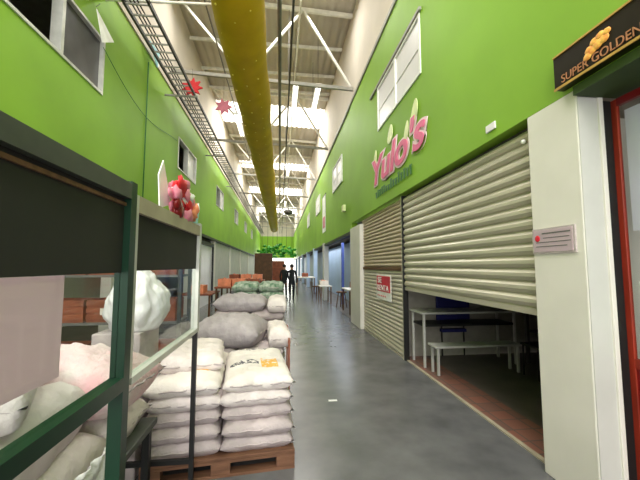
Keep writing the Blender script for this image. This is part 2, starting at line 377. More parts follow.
# cable tray
T = thing('cable_tray', 'black ladder cable tray running along top of the left green wall', 'cable tray')
for x in (-2.6, -2.2): MB().box(x - 0.02, x + 0.02, 1.5, 46, 5.87, 5.94).build('side_rail', 'cable', T)
rm = None
for i in range(100):
    if rm is None: rm = MB().box(-2.58, -2.22, -0.012, 0.012, 5.885, 5.91).build('rung', 'trussdark', T, (0, 4.5, 0))
    else: r = rm.copy(); C.objects.link(r); r.parent = T; r.location = (0, 4.5 + i * 0.25, 0)
b = MB()
for i in range(60): b.box(-2.58, -2.22, 29.5 + i * 0.25 - 0.012, 29.5 + i * 0.25 + 0.012, 5.885, 5.91)
b.build('far_rungs', 'trussdark', T)['kind'] = 'stuff'
for i in range(3): MB().tube([(-2.5 + i * 0.06, y, 5.925 + 0.004 * math.sin(y * 2 + i)) for y in range(2, 46, 1)], 0.014, 6).build('cable', 'cable', T)
for yy in (5.0, 8.4, 13.0, 18.0): MB().bar((XL, yy, 5.84), (-2.12, yy, 5.84), 0.04, 0.04).build('wall_bracket', 'trussdark', T)
tag(MB().tube([(XL, 5.55, 5.97), (-0.9, 5.45, 5.99)], 0.022, 8).build('support_pipe', 'truss'), 'pale horizontal pipe from cable tray to the yellow duct, nearest the camera', 'pipe')
tag(MB().tube([(XL + 0.02, 7.3, 2.9), (XL + 0.02, 7.3, 6.0)], 0.012, 6).build('wall_conduit', 'dgreen'), 'thin vertical conduit on the left green wall between two windows', 'conduit')
tag(MB().tube([(XL + 0.03, 5.5 + i * 0.3, 5.1 - 0.25 * math.sin(i / 10 * math.pi) - i * 0.02) for i in range(14)], 0.006, 6).build('wall_wire', 'dgreen'), 'thin loose wire sagging across the left green wall', 'wire')
# hanging luminaires
lamps = [(0.42, 9.4, 'left one of the nearest pair of long bright ceiling lamps'), (1.1, 9.4, 'right one of the nearest pair of long bright ceiling lamps'), (-1.6, 11.6, 'long bright ceiling lamp left of the yellow duct')]
L0 = None
for x, y, lab in lamps + [(0.4, 17.5 + 5 * i, '%s distant long ceiling lamp hanging in line down the hall' % ['nearest', 'second', 'third', 'farthest'][i]) for i in range(4)]:
    if L0 is None:
        L0 = thing('ceiling_lamp', lab, 'ceiling lamp', (x, y, 6.9))
        MB().box(-0.09, 0.09, 0, 2.0, 0.03, 0.09).build('housing', 'whitepaper', L0)
        for s in (-0.045, 0.045): MB().tube([(s, 0.03, 0.01), (s, 1.97, 0.01)], 0.018, 8).build('tube', 'tube', L0)
        for s in (0.2, 1.8): MB().tube([(0, s, 0.09), (0, s, 1.9)], 0.006, 6).build('hanger_wire', 'cable', L0)
        L0.scale = (1, 1, 1)
    else: dup(L0, (x, y, 6.9), label=lab, group='distant ceiling lamps' if y > 15 else None)
t = thing('pendant_lamp', 'small dark round pendant hanging on a cord far down the hall ceiling', 'pendant lamp', (0.6, 26, 5.6))
MB().blob((0, 0, 0.2), (0.35, 0.35, 0.22), 2).build('bell', 'cable', t); MB().tube([(0, 0, 0.4), (0, 0, 3.4)], 0.02, 6).build('cord', 'cable', t)

# ------------------------------------------------------------ right side: pillars
P = thing('pillar', 'broad white rendered pillar at right with a small notice on it', 'pillar', (2.0, 1.95, 0))
MB().box(0, 0.17, 0, 0.45, 0, 2.76, bev=0.008).build('shaft', 'white', P)
MB().box(0.005, 0.155, -0.006, 0.0, 0, 2.76).build('shaded_side', 'greywhite', P)  # greyer overlay puts the shade of this side into its colour
MB().box(0.152, 0.185, -0.02, 0.05, 0, 2.74, bev=0.004).build('corner_strip', 'white', P)
p2 = tag(MB().box(1.97, 2.18, 8.05, 9.17, 0, 2.6, bev=0.01).build('pillar', 'white'), 'white pillar between the closed shutter and the open blue stalls', 'pillar')
for i, y in enumerate((14.9, 19.5, 24.5, 30, 36, 42)):
    tag(MB().box(1.98, 2.2, y, y + 0.5, 0, 2.6, bev=0.01).build('pillar', 'bluewall' if i else 'greywhite'), ['pale pillar just past the blue stalls, next to the hanging white banner', 'second blue-grey pillar beyond the blue stalls'][i] if i < 2 else 'tiny distant blue-grey pillar along the right side', 'pillar', 'distant right pillars' if i > 1 else None)
# shutters
def shutter(name, y0, y1, z0, z1, pitch, m_, label, loc_x=2.09, extra=None):
    t = thing(name, label, 'roller shutter')
    b = MB(); prof = []; z = z0; n = int(round((z1 - z0) / pitch)); pitch = (z1 - z0) / n; prev = None
    for i in range(n):
        for k, (f, d) in enumerate(((0.0, 0.0), (0.12, 0.002), (0.2, -0.016), (0.45, -0.026), (0.72, -0.022), (0.9, -0.008))):
            prof.append((loc_x + d, z0 + (i + f) * pitch))
    prof.append((loc_x, z1))
    A = [b.bm.verts.new((x, y0, z)) for x, z in prof]; B = [b.bm.verts.new((x, y1, z)) for x, z in prof]
    for i in range(len(prof) - 1): b.bm.faces.new((A[i], B[i], B[i + 1], A[i + 1]))
    o = b.build('slat_curtain', m_, t); md = o.modifiers.new('thickness', 'SOLIDIFY'); md.thickness = 0.003
    return t
S1 = shutter('roller_shutter', 2.43, 5.33, 1.2, 2.7, 0.108, 'steel', 'half-raised corrugated steel roller shutter over the dark shop')
MB().box(2.07, 2.11, 2.43, 5.33, 1.15, 1.2).build('bottom_bar', 'steel', S1)
MB().box(2.05, 2.13, 5.34, 5.38, 0, 2.74).build('guide_rail', 'black', S1)
MB().box(2.05, 2.13, 2.415, 2.428, 0, 2.74).build('guide_rail', 'cable', S1)
MB().box(2.13, 2.45, 2.45, 5.33, 2.45, 2.75).build('roller_box', 'cable', S1)
S2 = shutter('roller_shutter', 5.43, 8.2, 0.03, 1.47, 0.075, 'steel', 'fully closed roller shutter with tan upper half and a red sign')
up_ = shutter('x', 5.43, 8.2, 1.53, 2.72, 0.075, 'tan', 'x')
for c in list(up_.children): c.name = 'upper_slat_curtain'; c.parent = S2
bpy.data.objects.remove(up_)
MB().box(2.05, 2.1, 5.43, 8.2, 1.47, 1.53).build('middle_bar', 'brown', S2)
MB().box(2.06, 2.1, 5.43, 8.2, 0.0, 0.03).build('bottom_bar', 'steel', S2)
MB().box(2.05, 2.13, 5.385, 5.42, 0, 2.74).build('guide_rail', 'steel', S2)
# red sign on the shutter
RT = Matrix(((0, 0, -1, 0), (-1, 0, 0, 0), (0, 1, 0, 0), (0, 0, 0, 1)))
def text(s, size, m_, parent, loc, depth=0.004, shear=0, offset=0, name='lettering', xs=1.0, align='LEFT', space=1.0):
    c = bpy.data.curves.new(name, 'FONT'); c.body = s; c.size = size; c.extrude = depth; c.shear = shear; c.offset = offset
    c.align_x = align; c.space_character = space
    o = bpy.data.objects.new('tmp', c); C.objects.link(o)
    bpy.context.view_layer.update()
    me = bpy.data.meshes.new_from_object(o.evaluated_get(bpy.context.evaluated_depsgraph_get()))
    bpy.data.objects.remove(o); me.materials.clear(); me.materials.append(M[m_])
    q = bpy.data.objects.new(name, me); C.objects.link(q); q.parent = parent
    q.matrix_basis = Matrix.Translation(loc) @ RT @ Matrix.Diagonal((xs, 1, 1, 1)); return q
s = thing('hanging_sign', 'small red and white sign fixed on the closed shutter', 'sign', (2.045, 6.42, 0.88))
MB().box(-0.004, 0.006, -0.46, 0.46, 0, 0.5).build('board', 'whitepaper', s)
MB().box(-0.008, -0.004, -0.42, 0.42, 0.16, 0.47).build('red_field', 'red', s)
text('SE', 0.17, 'whitepaper', s, (-0.01, 0.34, 0.33), xs=1.6); text('RENTA', 0.16, 'whitepaper', s, (-0.01, 0.39, 0.18), xs=1.45)
text('\u2022 \u2022 \u2022 \u2022 \u2022', 0.13, 'red', s, (-0.01, 0.36, 0.03), xs=1.4)
# notice on pillar
s = thing('notice', 'small pale framed notice with red mark on the white pillar', 'notice', (2.0, 2.2, 1.645))
MB().box(-0.012, 0, -0.19, 0.19, 0, 0.19).build('frame', 'sackmauve', s)
MB().box(-0.015, -0.012, -0.175, 0.175, 0.012, 0.178).build('paper', 'sheet', s)
MB().blob((-0.016, 0.135, 0.115), (0.002, 0.026, 0.026), 2).build('red_mark', 'red', s)
for i, (a, b_) in enumerate(((-0.16, 0.09), (-0.15, 0.08), (-0.16, 0.15), (-0.13, 0.15))):
    MB().box(-0.0165, -0.015, a, b_, 0.145 - i * 0.032, 0.155 - i * 0.032 - (0 if i < 1 else 0.004)).build('text_line', 'conduit', s)
# sign over shop: pink lettering
s = thing('wall_sign', 'pink shop lettering with cream leaves painted on the right green wall', 'shop sign', (1.985, 6.95, 3.2))
text("Yulo's", 0.74, 'pinkpale', s, (0.0, 0.0, 0.06), 0.006, 0.2, 0.05, 'letter_outline', xs=1.48)
text("Yulo's", 0.74, 'pink', s, (-0.014, 0.0, 0.06), 0.004, 0.2, 0.014, 'lettering', xs=1.48)
def leaf(b, yy, zz, h, wd, lean):
    pts = []
    for k in range(14):
        a = 2 * math.pi * k / 14
        pts.append((0, yy - lean * math.cos(a) * -h * 0.5 * 0 + wd * math.sin(a) * (1 - 0.35 * math.cos(a)) - lean * h * (0.5 + 0.5 * math.cos(a)), zz + h * (0.5 + 0.5 * math.cos(a))))
    b.prism(pts, (-1, 0, 0), 0.012)
for yy, zz, h, wd in ((6.68, 3.66, 0.32, 0.09), (5.72, 3.80, 0.32, 0.13), (4.62, 3.72, 0.32, 0.11), (4.95, 3.55, 0.30, 0.08)):
    b = MB(); leaf(b, yy - 6.95, zz - 3.2, h, wd, 0.3); b.build('leaf_shape', 'cream', s)
b = MB(); random.seed(3)
for i in range(15):
    yy = 6.6 - i * 0.13; h = 0.07 + 0.09 * random.random()
    b.box(-0.006, 0.0, yy - 6.95 - 0.03, yy - 6.95 + 0.03, -0.24, -0.24 + h)
    b.box(-0.006, 0.0, yy - 6.95 - 0.05, yy - 6.95 + 0.05, -0.24 + h, -0.215 + h)
b.build('small_green_writing', 'dgreen', s)
# black sign top right
s = thing('shop_sign', 'black sign board with gold lettering and orange emblem at upper right', 'shop sign', (1.93, 0.62, 2.79))
MB().box(0, 0.07, 0, 1.42, 0.0, 0.24).build('board', 'signblack', s)
b = MB().box(-0.008, 0.0, 0, 1.42, -0.008, 0.008); b.box(-0.008, 0.0, 0, 1.42, 0.23, 0.242); b.build('gold_edge', 'gold', s)
text('SUPER GOLDEN', 0.078, 'goldtxt', s, (-0.004, 1.36, 0.024), 0.002, space=1.02, xs=0.92)
b = MB(); rr = random.Random(5)
for i, (yy, zz, q) in enumerate(((1.17, 0.085, 0.03), (1.14, 0.105, 0.034), (1.10, 0.12, 0.036), (1.06, 0.13, 0.034), (1.12, 0.15, 0.03), (1.08, 0.165, 0.03), (1.04, 0.16, 0.026), (1.16, 0.12, 0.026))):
    b.blob((-0.004, yy - 0.01, zz), (0.006, q, q * 0.85), 2, 0.25, i)
b.build('emblem', 'orange', s)
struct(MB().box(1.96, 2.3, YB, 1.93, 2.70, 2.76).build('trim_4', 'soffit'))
# corner shop door at the right edge
dS = thing('timber_shopfront', 'red timber shop front with lilac posters behind glass at right edge', 'shop front', (2.25, 0.35, 0))
MB().box(0, 0.025, 1.55, 1.60, 0, 2.68, bev=0.004).build('door_jamb', 'redwood', dS)
MB().box(-0.065, -0.002, 1.585, 1.61, 0, 2.68).build('gap_shade_strip', 'black', dS)  # black strip stands in for the shade in the gap beside the jamb
MB().box(0, 0.03, 0.0, 1.55, 2.63, 2.68).build('head_rail', 'maroon', dS)
MB().box(0, 0.08, 0.0, 1.55, 0.90, 0.96).build('middle_rail', 'redwood', dS)
MB().box(0.01, 0.06, 0.0, 1.55, 0.0, 0.90).build('lower_panel', 'maroon', dS)
MB().box(0.012, 0.018, 0.0, 1.55, 0.96, 2.62).build('glass_pane', 'glass', dS)
tag(MB().box(2.30, 2.31, 0.9, 1.893, 1.78, 2.6).build('poster', 'lilac'), 'upper lilac poster hanging behind the glass of the red shop front', 'poster')
tag(MB().box(2.30, 2.31, 1.0, 1.88, 1.05, 1.45).build('poster', 'whitepaper'), 'lower pale poster behind the glass, above the maroon panel', 'poster')
tag(MB().box(1.985, 2.0, 2.78, 2.92, 2.84, 2.91, bev=0.004).build('wall_lamp', 'pane'), 'small grey plate on the green wall above the raised shutter', 'wall plate')
tag(MB().blob((2.04, 2.5, 2.60), (0.02, 0.02, 0.02), 2).build('sensor_light', 'whitepaper'), 'tiny white sensor at the top corner of the raised shutter', 'sensor')
tag(MB().box(1.93, 2.02, 10.0, 10.25, 3.26, 3.46, bev=0.01).build('wall_lamp', 'cream'), 'small pale lamp box on the green wall past the pink lettering', 'wall lamp')
t = thing('hanging_banner', 'tall white banner hanging from the green wall in the distance on the right', 'banner', (2.005, 15.0, 3.1))
MB().box(-0.01, 0.01, -0.5, 0.55, 0, 1.7).build('cloth', 'whitepaper', t); MB().tube([(0, -0.6, 1.7), (0, 0.65, 1.7)], 0.02, 8).build('rod', 'cable', t)
MB().box(-0.02, -0.01, -0.35, 0.3, 0.2, 0.7).build('pink_print', 'pinkpaper', t)

# dark shop contents
def table(name, label, cat, x0, x1, y0, y1, h, top_m, leg_m, th=0.04, lr=0.022, shelf=None, group=None):
    t = thing(name, label, cat, ((x0 + x1) / 2, (y0 + y1) / 2, 0), group=group); W = (x1 - x0) / 2; Dp = (y1 - y0) / 2
    MB().box(-W, W, -Dp, Dp, h - th, h, bev=0.006).build('tabletop' if h > 0.55 else 'seat', top_m, t)
    for sx in (-1, 1):
        for sy in (-1, 1):
            MB().box(sx * (W - 0.05) - lr, sx * (W - 0.05) + lr, sy * (Dp - 0.04) - lr, sy * (Dp - 0.04) + lr, 0.012, h - th).build('leg', leg_m, t)
    if shelf: MB().box(-W + 0.05, W - 0.05, -Dp + 0.04, Dp - 0.04, shelf, shelf + 0.03).build('stretcher_shelf', 'black', t)
    return t
table('work_table', 'pale metal table inside the dark shop under the raised shutter', 'table', 2.15, 3.75, 4.88, 5.38, 0.84, 'alu', 'alu', th=0.03, lr=0.016, shelf=0.62)
table('bench', 'long low pale bench in front of the metal table', 'bench', 2.18, 3.5, 4.5, 4.76, 0.42, 'alu', 'alu', th=0.03, lr=0.015)
table('work_table', 'second metal table deeper in the dark shop, near the white pillar', 'table', 3.9, 5.2, 4.2, 5.0, 0.88, 'conduit', 'cable', shelf=0.5)
t = thing('chair', 'navy blue padded chair standing behind the metal table', 'chair', (2.98, 5.48, 0))
def chair_parts(t, m_):
    MB().box(-0.3, 0.3, -0.03, 0.03, 0.55, 1.16, bev=0.02).build('backrest', m_, t)
    MB().box(-0.22, 0.22, -0.04, 0.06, 0.42, 0.47).build('seat', m_, t)
    for sx in (-0.2, 0.2): MB().tube([(sx, 0.02, 0.012), (sx, 0.02, 0.78)], 0.014, 6).build('leg', 'black', t)
chair_parts(t, 'blue')
t = thing('chair', 'dark stool chair standing by the front side of the metal table', 'chair', (3.15, 4.88, 0))
t.location = (3.6, 4.3, 0)
MB().box(-0.17, 0.17, -0.17, 0.17, 0.43, 0.46, bev=0.01).build('seat', 'black', t)
for sx in (-0.14, 0.14):
    for sy in (-0.14, 0.14): MB().tube([(sx, sy, 0.01), (sx, sy, 0.43)], 0.012, 6).build('leg', 'black', t)
t = thing('equipment_case', 'low dark bundle on the second table inside the dark shop', 'case', (4.4, 4.6, 0.88))
MB().box(-0.35, 0.35, -0.12, 0.12, 0, 0.12, bev=0.03).build('body', 'cable', t); MB().tube([(-0.12, 0, 0.12), (-0.1, 0, 0.17), (0.1, 0, 0.17), (0.12, 0, 0.12)], 0.012, 6).build('handle', 'black', t)

# blue stalls farther on the right
struct(MB().box(3.1, 3.2, 9.2, YE, 0, 2.6).build('wall_stall_back', 'bluewall'))
for i, (y, x) in enumerate(((10.6, 2.7), (12.0, 2.6), (13.3, 2.5))):
    tag(MB().box(x, x + 0.1, y, y + 0.12, 0, 2.5).build('stall_post', 'bluepost'), ['nearest', 'middle', 'farthest'][i] + ' of three blue posts in the open stall past the white pillar', 'post')
def goods_table(label, x, y, h, wd, dp, m_, crates, cl, topm='white'):
    t = table('stall_table', label, 'table', x - wd / 2, x + wd / 2, y - dp / 2, y + dp / 2, h, topm, 'brown')
    for i, (ox, oy, m2, lab) in enumerate(crates):
        c = thing('crate', lab, 'crate', (x + ox, y + oy, h))
        MB().box(-0.17, 0.17, -0.24, 0.24, 0, 0.03).build('base', m2, c)
        for a, b_ in (((-0.17, -0.15, -0.24, 0.24), 0), ((0.15, 0.17, -0.24, 0.24), 0), ((-0.15, 0.15, -0.24, -0.22), 0), ((-0.15, 0.15, 0.22, 0.24), 0)):
            MB().box(*a, 0.03, 0.2).build('side', m2, c)
        bb = MB(); rr = random.Random(i)
        for k in range(9): bb.blob((rr.uniform(-0.1, 0.1), rr.uniform(-0.16, 0.16), 0.12 + rr.uniform(0, 0.07)), (0.05, 0.05, 0.05), 1)
        bb.build('contents', 'crate2', c)['kind'] = 'stuff'
goods_table('cream table in the blue stall behind the white pillar', 2.5, 10.9, 0.8, 0.7, 1.2, 'white', [(0.1, 0.3, 'crate', 'brown crate of goods on the cream stall table by the white pillar')], '')
goods_table('pale small table standing out in the aisle near the far pillar', 1.85, 13.7, 0.75, 0.5, 0.9, 'white', [(-0.03, 0.1, 'label', 'pale crate on the small aisle table near the far pillar')], '')
goods_table('dark table with white top further down the right side', 1.4, 18.5, 0.95, 1.0, 1.6, 'white', [(0, 0.2, 'crate', 'brown crate on the dark table further down the right side')], '')
for i, (x, y, lab) in enumerate(((2.3, 12.3, 'brown wooden stool in the blue stall'), (1.75, 15.9, 'brown wooden stool at the foot of the far pillar'))):
    t = thing('stool', lab, 'stool', (x, y, 0)); MB().tube([(0, 0, 0.55), (0, 0, 0.6)], 0.2, 16).build('seat', 'brown', t)
    for a in range(4): MB().tube([(0.12 * math.cos(a * 1.57), 0.12 * math.sin(a * 1.57), 0.55), (0.2 * math.cos(a * 1.57), 0.2 * math.sin(a * 1.57), 0.0)], 0.018, 6).build('leg', 'brown', t)

# ------------------------------------------------------------ left front fence
XF = -0.60; Y0f, Y1, Y2 = -0.6, 1.37, 2.50
fz, mz, tz = 0.2, 1.11, 1.84
Fn = thing('stall_fence', 'dark green metal stall front with black top board, nearest left', 'stall front', (XF, Y1, 0))
def LB(b, x0, x1, y0, y1, z0, z1, bev=0): return b.box(x0 - 0, x1 - 0, y0 - Y1, y1 - Y1, z0, z1, bev=bev)
LB(MB(), -0.025, 0.025, Y1 - 0.025, Y1 + 0.025, 0, tz + 0.04).build('post', 'fence', Fn)
LB(MB(), -0.025, 0.025, Y0f, Y1 - 0.025, mz - 0.025, mz + 0.025).build('middle_rail', 'fence', Fn)
LB(MB(), -0.025, 0.025, Y0f, Y1 - 0.025, tz - 0.03, tz + 0.03).build('top_rail', 'rail', Fn)
LB(MB(), 0.0, 0.008, Y0f, Y1 - 0.025, tz - 0.058, tz - 0.046).build('inner_trim', 'wood', Fn)
LB(MB(), -0.02, 0.02, Y0f, Y1 - 0.025, fz - 0.02, fz + 0.02).build('bottom_rail', 'fence', Fn)
LB(MB(), -0.008, 0.0, Y0f, Y1 - 0.025, 1.525, tz - 0.03).build('black_board', 'board', Fn)
LB(MB(), -0.006, -0.002, Y0f, Y1 - 0.025, mz + 0.025, 1.525).build('glass_pane', 'glass', Fn)
tag(MB().box(XF - 0.02, XF - 0.014, -0.3, 1.035, 1.24, 1.523).build('paper_sheet', 'sheet'), 'large blank pinkish-white sheet behind the glass at left edge', 'sheet')
F2 = thing('stall_fence', 'aluminium framed glass panel with black top board beside the pallet of sacks', 'stall front', (XF, Y2, 0))
def LB2(b, x0, x1, y0, y1, z0, z1): return b.box(x0, x1, y0 - Y2, y1 - Y2, z0, z1)
LB2(MB(), -0.015, 0.015, Y2 - 0.015, Y2 + 0.015, 0, mz - 0.03).build('lower_post', 'black', F2)
LB2(MB(), -0.025, 0.02, Y2 - 0.025, Y2 + 0.03, mz - 0.03, tz + 0.02).build('end_post', 'alu', F2)
LB2(MB(), -0.015, 0.02, Y1 + 0.027, Y1 + 0.06, mz + 0.0, tz).build('near_post', 'alu', F2)
LB2(MB(), -0.02, 0.02, Y1 + 0.06, Y2 - 0.025, mz - 0.03, mz - 0.002).build('middle_rail', 'alu', F2)
LB2(MB(), -0.02, 0.02, Y1 + 0.06, Y2 - 0.025, tz - 0.07, tz - 0.0).build('top_rail', 'curb', F2)
LB2(MB(), -0.008, 0.0, Y1 + 0.06, Y2 - 0.025, 1.53, tz - 0.07).build('black_board', 'board', F2)
LB2(MB(), -0.006, -0.002, Y1 + 0.06, Y2 - 0.025, mz - 0.002, 1.53).build('glass_pane', 'glass', F2)
MB().box(-1.7, -0.015, -0.015, 0.015, 0.185, 0.215).build('return_rail', 'black', F2)
MB().box(-1.72, -1.7, -0.015, 0.015, 0.0, 0.215).build('return_post', 'black', F2)
# paper decoration on the rail
t = thing('paper_decoration', 'bunched red, pink and white paper decoration on top of the panel rail', 'decoration', (XF - 0.01, 2.12, 1.86))
rr = random.Random(2)
for nm, m_, cy, cz, ry, rz2, n in (('red_petals', 'redpaper', 0.0, 0.10, 0.10, 0.08, 16), ('pink_petals', 'pinkpaper', 0.03, 0.10, 0.15, 0.11, 20), ('white_petals', 'whitepaper', 0.02, 0.11, 0.16, 0.11, 9), ('brown_petals', 'crate2', 0.13, 0.06, 0.04, 0.04, 6), ('dark_petals', 'maroon', -0.07, 0.03, 0.06, 0.03, 5)):
    b = MB()
    for k in range(n):
        a = rr.uniform(0, 6.28); q = rr.uniform(0, 1) ** 0.5
        b.blob((rr.uniform(-0.03, 0.03), cy + ry * q * math.cos(a), cz + rz2 * q * math.sin(a)), (rr.uniform(.012, .02), rr.uniform(.03, .05), rr.uniform(.025, .042)), 2, 0.8, k, 4)
    b.build(nm, m_, t)
MB().prism([(-0.035, -0.17, 0.0), (-0.035, -0.06, 0.05), (-0.05, -0.10, 0.17), (-0.035, -0.15, 0.25), (-0.035, -0.19, 0.16)], (-1, 0, 0), 0.006).build('white_wrapper', 'whitepaper', t)
MB().prism([(0.0, 0.08, -0.03), (0.0, 0.25, -0.01), (0.0, 0.28, 0.10), (0.0, 0.16, 0.07)], (-1, 0, 0), 0.01).build('teal_wrapper', 'teal', t)
t.scale = (1.0, 1.6, 1.1)
# pennants and ornaments
t = thing('pennant', 'white triangular pennant on the left green wall beside the open window', 'pennant', px(105, 35, 5.25))
MB().prism([(0, -0.18, 0.2), (0.05, 0.26, -0.02), (0.02, -0.02, -0.22)], (-1, 0, 0), 0.01).build('cloth', 'whitepaper', t)
MB().tube([(0, -0.2, 0.22), (0, -0.1, 0.35)], 0.004, 5).build('string', 'cable', t)
t = thing('pennant', 'pale blue and white pennant hanging beneath the cable tray', 'pennant', px(155, 58, 7.3))
MB().prism([(0, -0.3, 0.15), (0.0, 0.25, 0.22), (0.05, 0.02, -0.24)], (-1, 0, 0), 0.02).build('cloth', 'teal', t)
MB().prism([(0.01, 0.1, 0.0), (0.03, 0.3, 0.05), (0.04, 0.1, -0.2)], (-1, 0, 0), 0.02).build('tip', 'whitepaper', t)
def starb(r, n=9):
    b = MB(); pts = []
    for k in range(2 * n):
        a = math.pi * k / n; q = r if k % 2 == 0 else r * 0.55
        pts.append((q * math.cos(a), -0.03, q * math.sin(a)))
    return b.prism(pts, (0, 1, 0), 0.06)
t = thing('hanging_star', 'red paper star hanging at the first truss beside the cable tray', 'ornament', px(191, 88, 8.55)); starb(0.27).build('star', 'redpaper', t)
MB().tube([(0, 0, 0.2), (0, 0, 0.5)], 0.004, 5).build('string', 'cable', t)
t = thing('hanging_star', 'pink paper ornament hanging between cable tray and yellow duct', 'ornament', px(222, 106, 12.0)); starb(0.32, 7).build('star', 'pinkpaper', t)
MB().tube([(0, 0, 0.3), (0, 0, 1.45)], 0.004, 5).build('string', 'cable', t)

# ------------------------------------------------------------ sacks
def sack_bm(w_, l_, h_, seed, amp=0.02, e1=5.5, e2=8):
    b = MB(); bm = b.bm; n, m = 22, 30; top = []; bot = []
    for j in range(m + 1):
        v = -1 + 2 * j / m; rt_, rb = [], []
        for i in range(n + 1):
            u = -1 + 2 * i / n
            t = max(0, (1 - abs(u) ** e1)) ** 0.5 * max(0, (1 - abs(v) ** e2)) ** 0.5
            ear = 1 + 0.05 * (abs(u) ** 6) * (abs(v) ** 6)
            edge = 1 - 0.05 * (1 - abs(v) ** 2) * 0 - 0.035 * math.cos(v * 1.5)* abs(u) ** 4
            x = u * w_ / 2 * ear * (1.0 - 0.03 * abs(v) ** 3) ; y = v * l_ / 2 * ear
            nz = noise.noise(Vector((x * 5 + seed * 9.3, y * 5, 0.3 * seed))) + 0.7 * noise.noise(Vector((x * 16 + seed, y * 16, 4.0)))
            d = 0.012 * noise.noise(Vector((x * 9, y * 9, seed * 3.0)))
            mid = h_ * 0.45
            rt_.append(bm.verts.new((x + d, y + d, mid + (h_ * 0.55) * t * (1 + 0.0) + amp * nz * t)))
            if 0 < i < n and 0 < j < m: rb.append(bm.verts.new((x + d, y + d, mid - mid * min(1, t * 1.6))))
            else: rb.append(rt_[-1])
        top.append(rt_); bot.append(rb)
    for j in range(m):
        for i in range(n):
            f = bm.faces.new((top[j][i], top[j][i + 1], top[j + 1][i + 1], top[j + 1][i])); f.smooth = True
            q = [bot[j][i], bot[j + 1][i], bot[j + 1][i + 1], bot[j][i + 1]]
            if len(set(q)) == 4:
                try: f = bm.faces.new(q); f.smooth = True
                except ValueError: pass
    return b
protos = {}
def sack(kind, w_, l_, h_, loc, rz, label, tilt=(0, 0), group=None):
    key = (kind, w_, l_, h_, int(abs(loc[0] * 13 + loc[2] * 31)) % 3)
    if key in protos:
        r = dup(protos[key], loc, rz, label)
        if 'group' in r: del r['group']
        if group: r['group'] = group
    else:
        r = thing('sack', label, 'sack', loc, rz, group); protos[key] = r
        o = sack_bm(w_, l_, h_, key[4] * 2.7 + len(protos), *((0.045, 2.2, 3.0) if kind in ('sackgrey', 'sackpink') else (0.016 + h_ * 0.06, 5.5, 8))).build('sack_body', kind, r)
        for sgn in (-1, 1):
            b = MB(); N = 14
            pts = [(-w_ * 0.46 + w_ * 0.92 * k / N, sgn * (l_ / 2 - 0.004 + 0.004 * math.sin(k * 2)), h_ * 0.42 + 0.004 * math.sin(k * 1.7)) for k in range(N + 1)]
            b.tube(pts, 0.007, 5); b.build('stitched_seam', 'sackmauve', o)
    r.rotation_euler = (tilt[0], tilt[1], rz)
    return r
def pallet(label, x, y, rz, wd=1.1, dp=1.05):
    t = thing('pallet', label, 'pallet', (x, y, 0), rz); W = wd / 2; Dp = dp / 2
    for k in range(7):
        yy = -Dp + 0.05 + k * (dp - 0.1) / 6; MB().box(-W, W, yy - 0.05, yy + 0.05, 0.118, 0.14, bev=0.003).build('deck_board', 'wood', t)
    for yy in (-Dp + 0.045, 0, Dp - 0.045):
        MB().box(-W, W, yy - 0.045, yy + 0.045, 0.098, 0.118).build('stringer_board', 'wood', t)
        for xx in (-W + 0.07, 0, W - 0.07): MB().box(xx - 0.07, xx + 0.07, yy - 0.045, yy + 0.045, 0.02, 0.098, bev=0.004).build('block', 'wood', t)
        MB().box(-W, W, yy - 0.045, yy + 0.045, 0, 0.02).build('bottom_board', 'wood', t)
    return t
def stack(px_, py_, rz, nl, h, kinds, tgt, wd=0.545, l_=0.98, names=('left', 'right')):
    for L in range(nl):
        for cidx, side in enumerate((-1, 1)):
            off = Vector((side * wd / 2 + random.uniform(-.012, .012), random.uniform(-.02, .02), 0)); off.rotate(Matrix.Rotation(rz, 3, 'Z'))
            ordn = ['bottom', 'second', 'third', 'fourth', 'fifth', 'sixth', 'seventh'][L]
            if L == nl - 1: ordn = 'topmost'
            sack(kinds(L, cidx), wd, l_, h, (px_ + off.x, py_ + off.y, 0.14 + L * (h - 0.016)), rz + random.uniform(-.02, .02),
                 '%s in the %s column of %s' % ((('topmost sack' if L == nl - 1 else 'bottom sack' if L == 0 else ordn + ' sack up')), names[cidx], tgt))
random.seed(11)
rz = math.radians(6)
pallet('brown wooden pallet under the nearest stack of white sacks', -0.475, 3.14, rz, 1.1, 1.05)
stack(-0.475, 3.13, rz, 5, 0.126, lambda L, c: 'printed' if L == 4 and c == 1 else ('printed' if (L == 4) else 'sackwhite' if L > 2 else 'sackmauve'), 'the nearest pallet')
sack('sackwhite', 0.5, 0.8, 0.14, (-0.76, 3.2, 0.14 + 5 * 0.106 + 0.022), rz + 0.06, 'loose white sack lying on the left column of the nearest pallet')
pallet('wooden pallet under the second stack, topped with grey sacks', -0.48, 4.42, 0.0, 1.1, 1.1)
stack(-0.48, 4.42, 0.0, 4, 0.135, lambda L, c: 'sackmauve', 'the second pallet', l_=1.02)
zz = 0.14 + 4 * 0.115 + 0.012
sack('sackgrey', 0.66, 0.80, 0.36, (-0.58, 4.22, zz), math.radians(78), 'big bulging grey sack on top of the second pallet')
sack('sackwhite', 0.26, 0.62, 0.22, (-0.02, 4.22, zz), 0.1, 'small white-ended sack right of the big bulging grey sack')
pallet('wooden pallet under the third stack of sacks', -0.48, 5.75, 0.0, 1.1, 1.1)
stack(-0.48, 5.75, 0.0, 5, 0.158, lambda L, c: 'sackmauve', 'the third pallet', l_=1.02)
z3 = 0.14 + 5 * 0.138 + 0.012
sack('sackgrey', 0.55, 0.80, 0.27, (-0.6, 5.5, z3), math.radians(84), 'long grey sack lying on top of the third pallet')
sack('sackwhite', 0.3, 0.7, 0.22, (-0.04, 5.5, z3 - 0.0), 0.0, 'beige sack at the aisle end on top of the third pallet')
pallet('wooden pallet under the green sacks', -0.45, 7.6, 0.0, 1.1, 1.1)
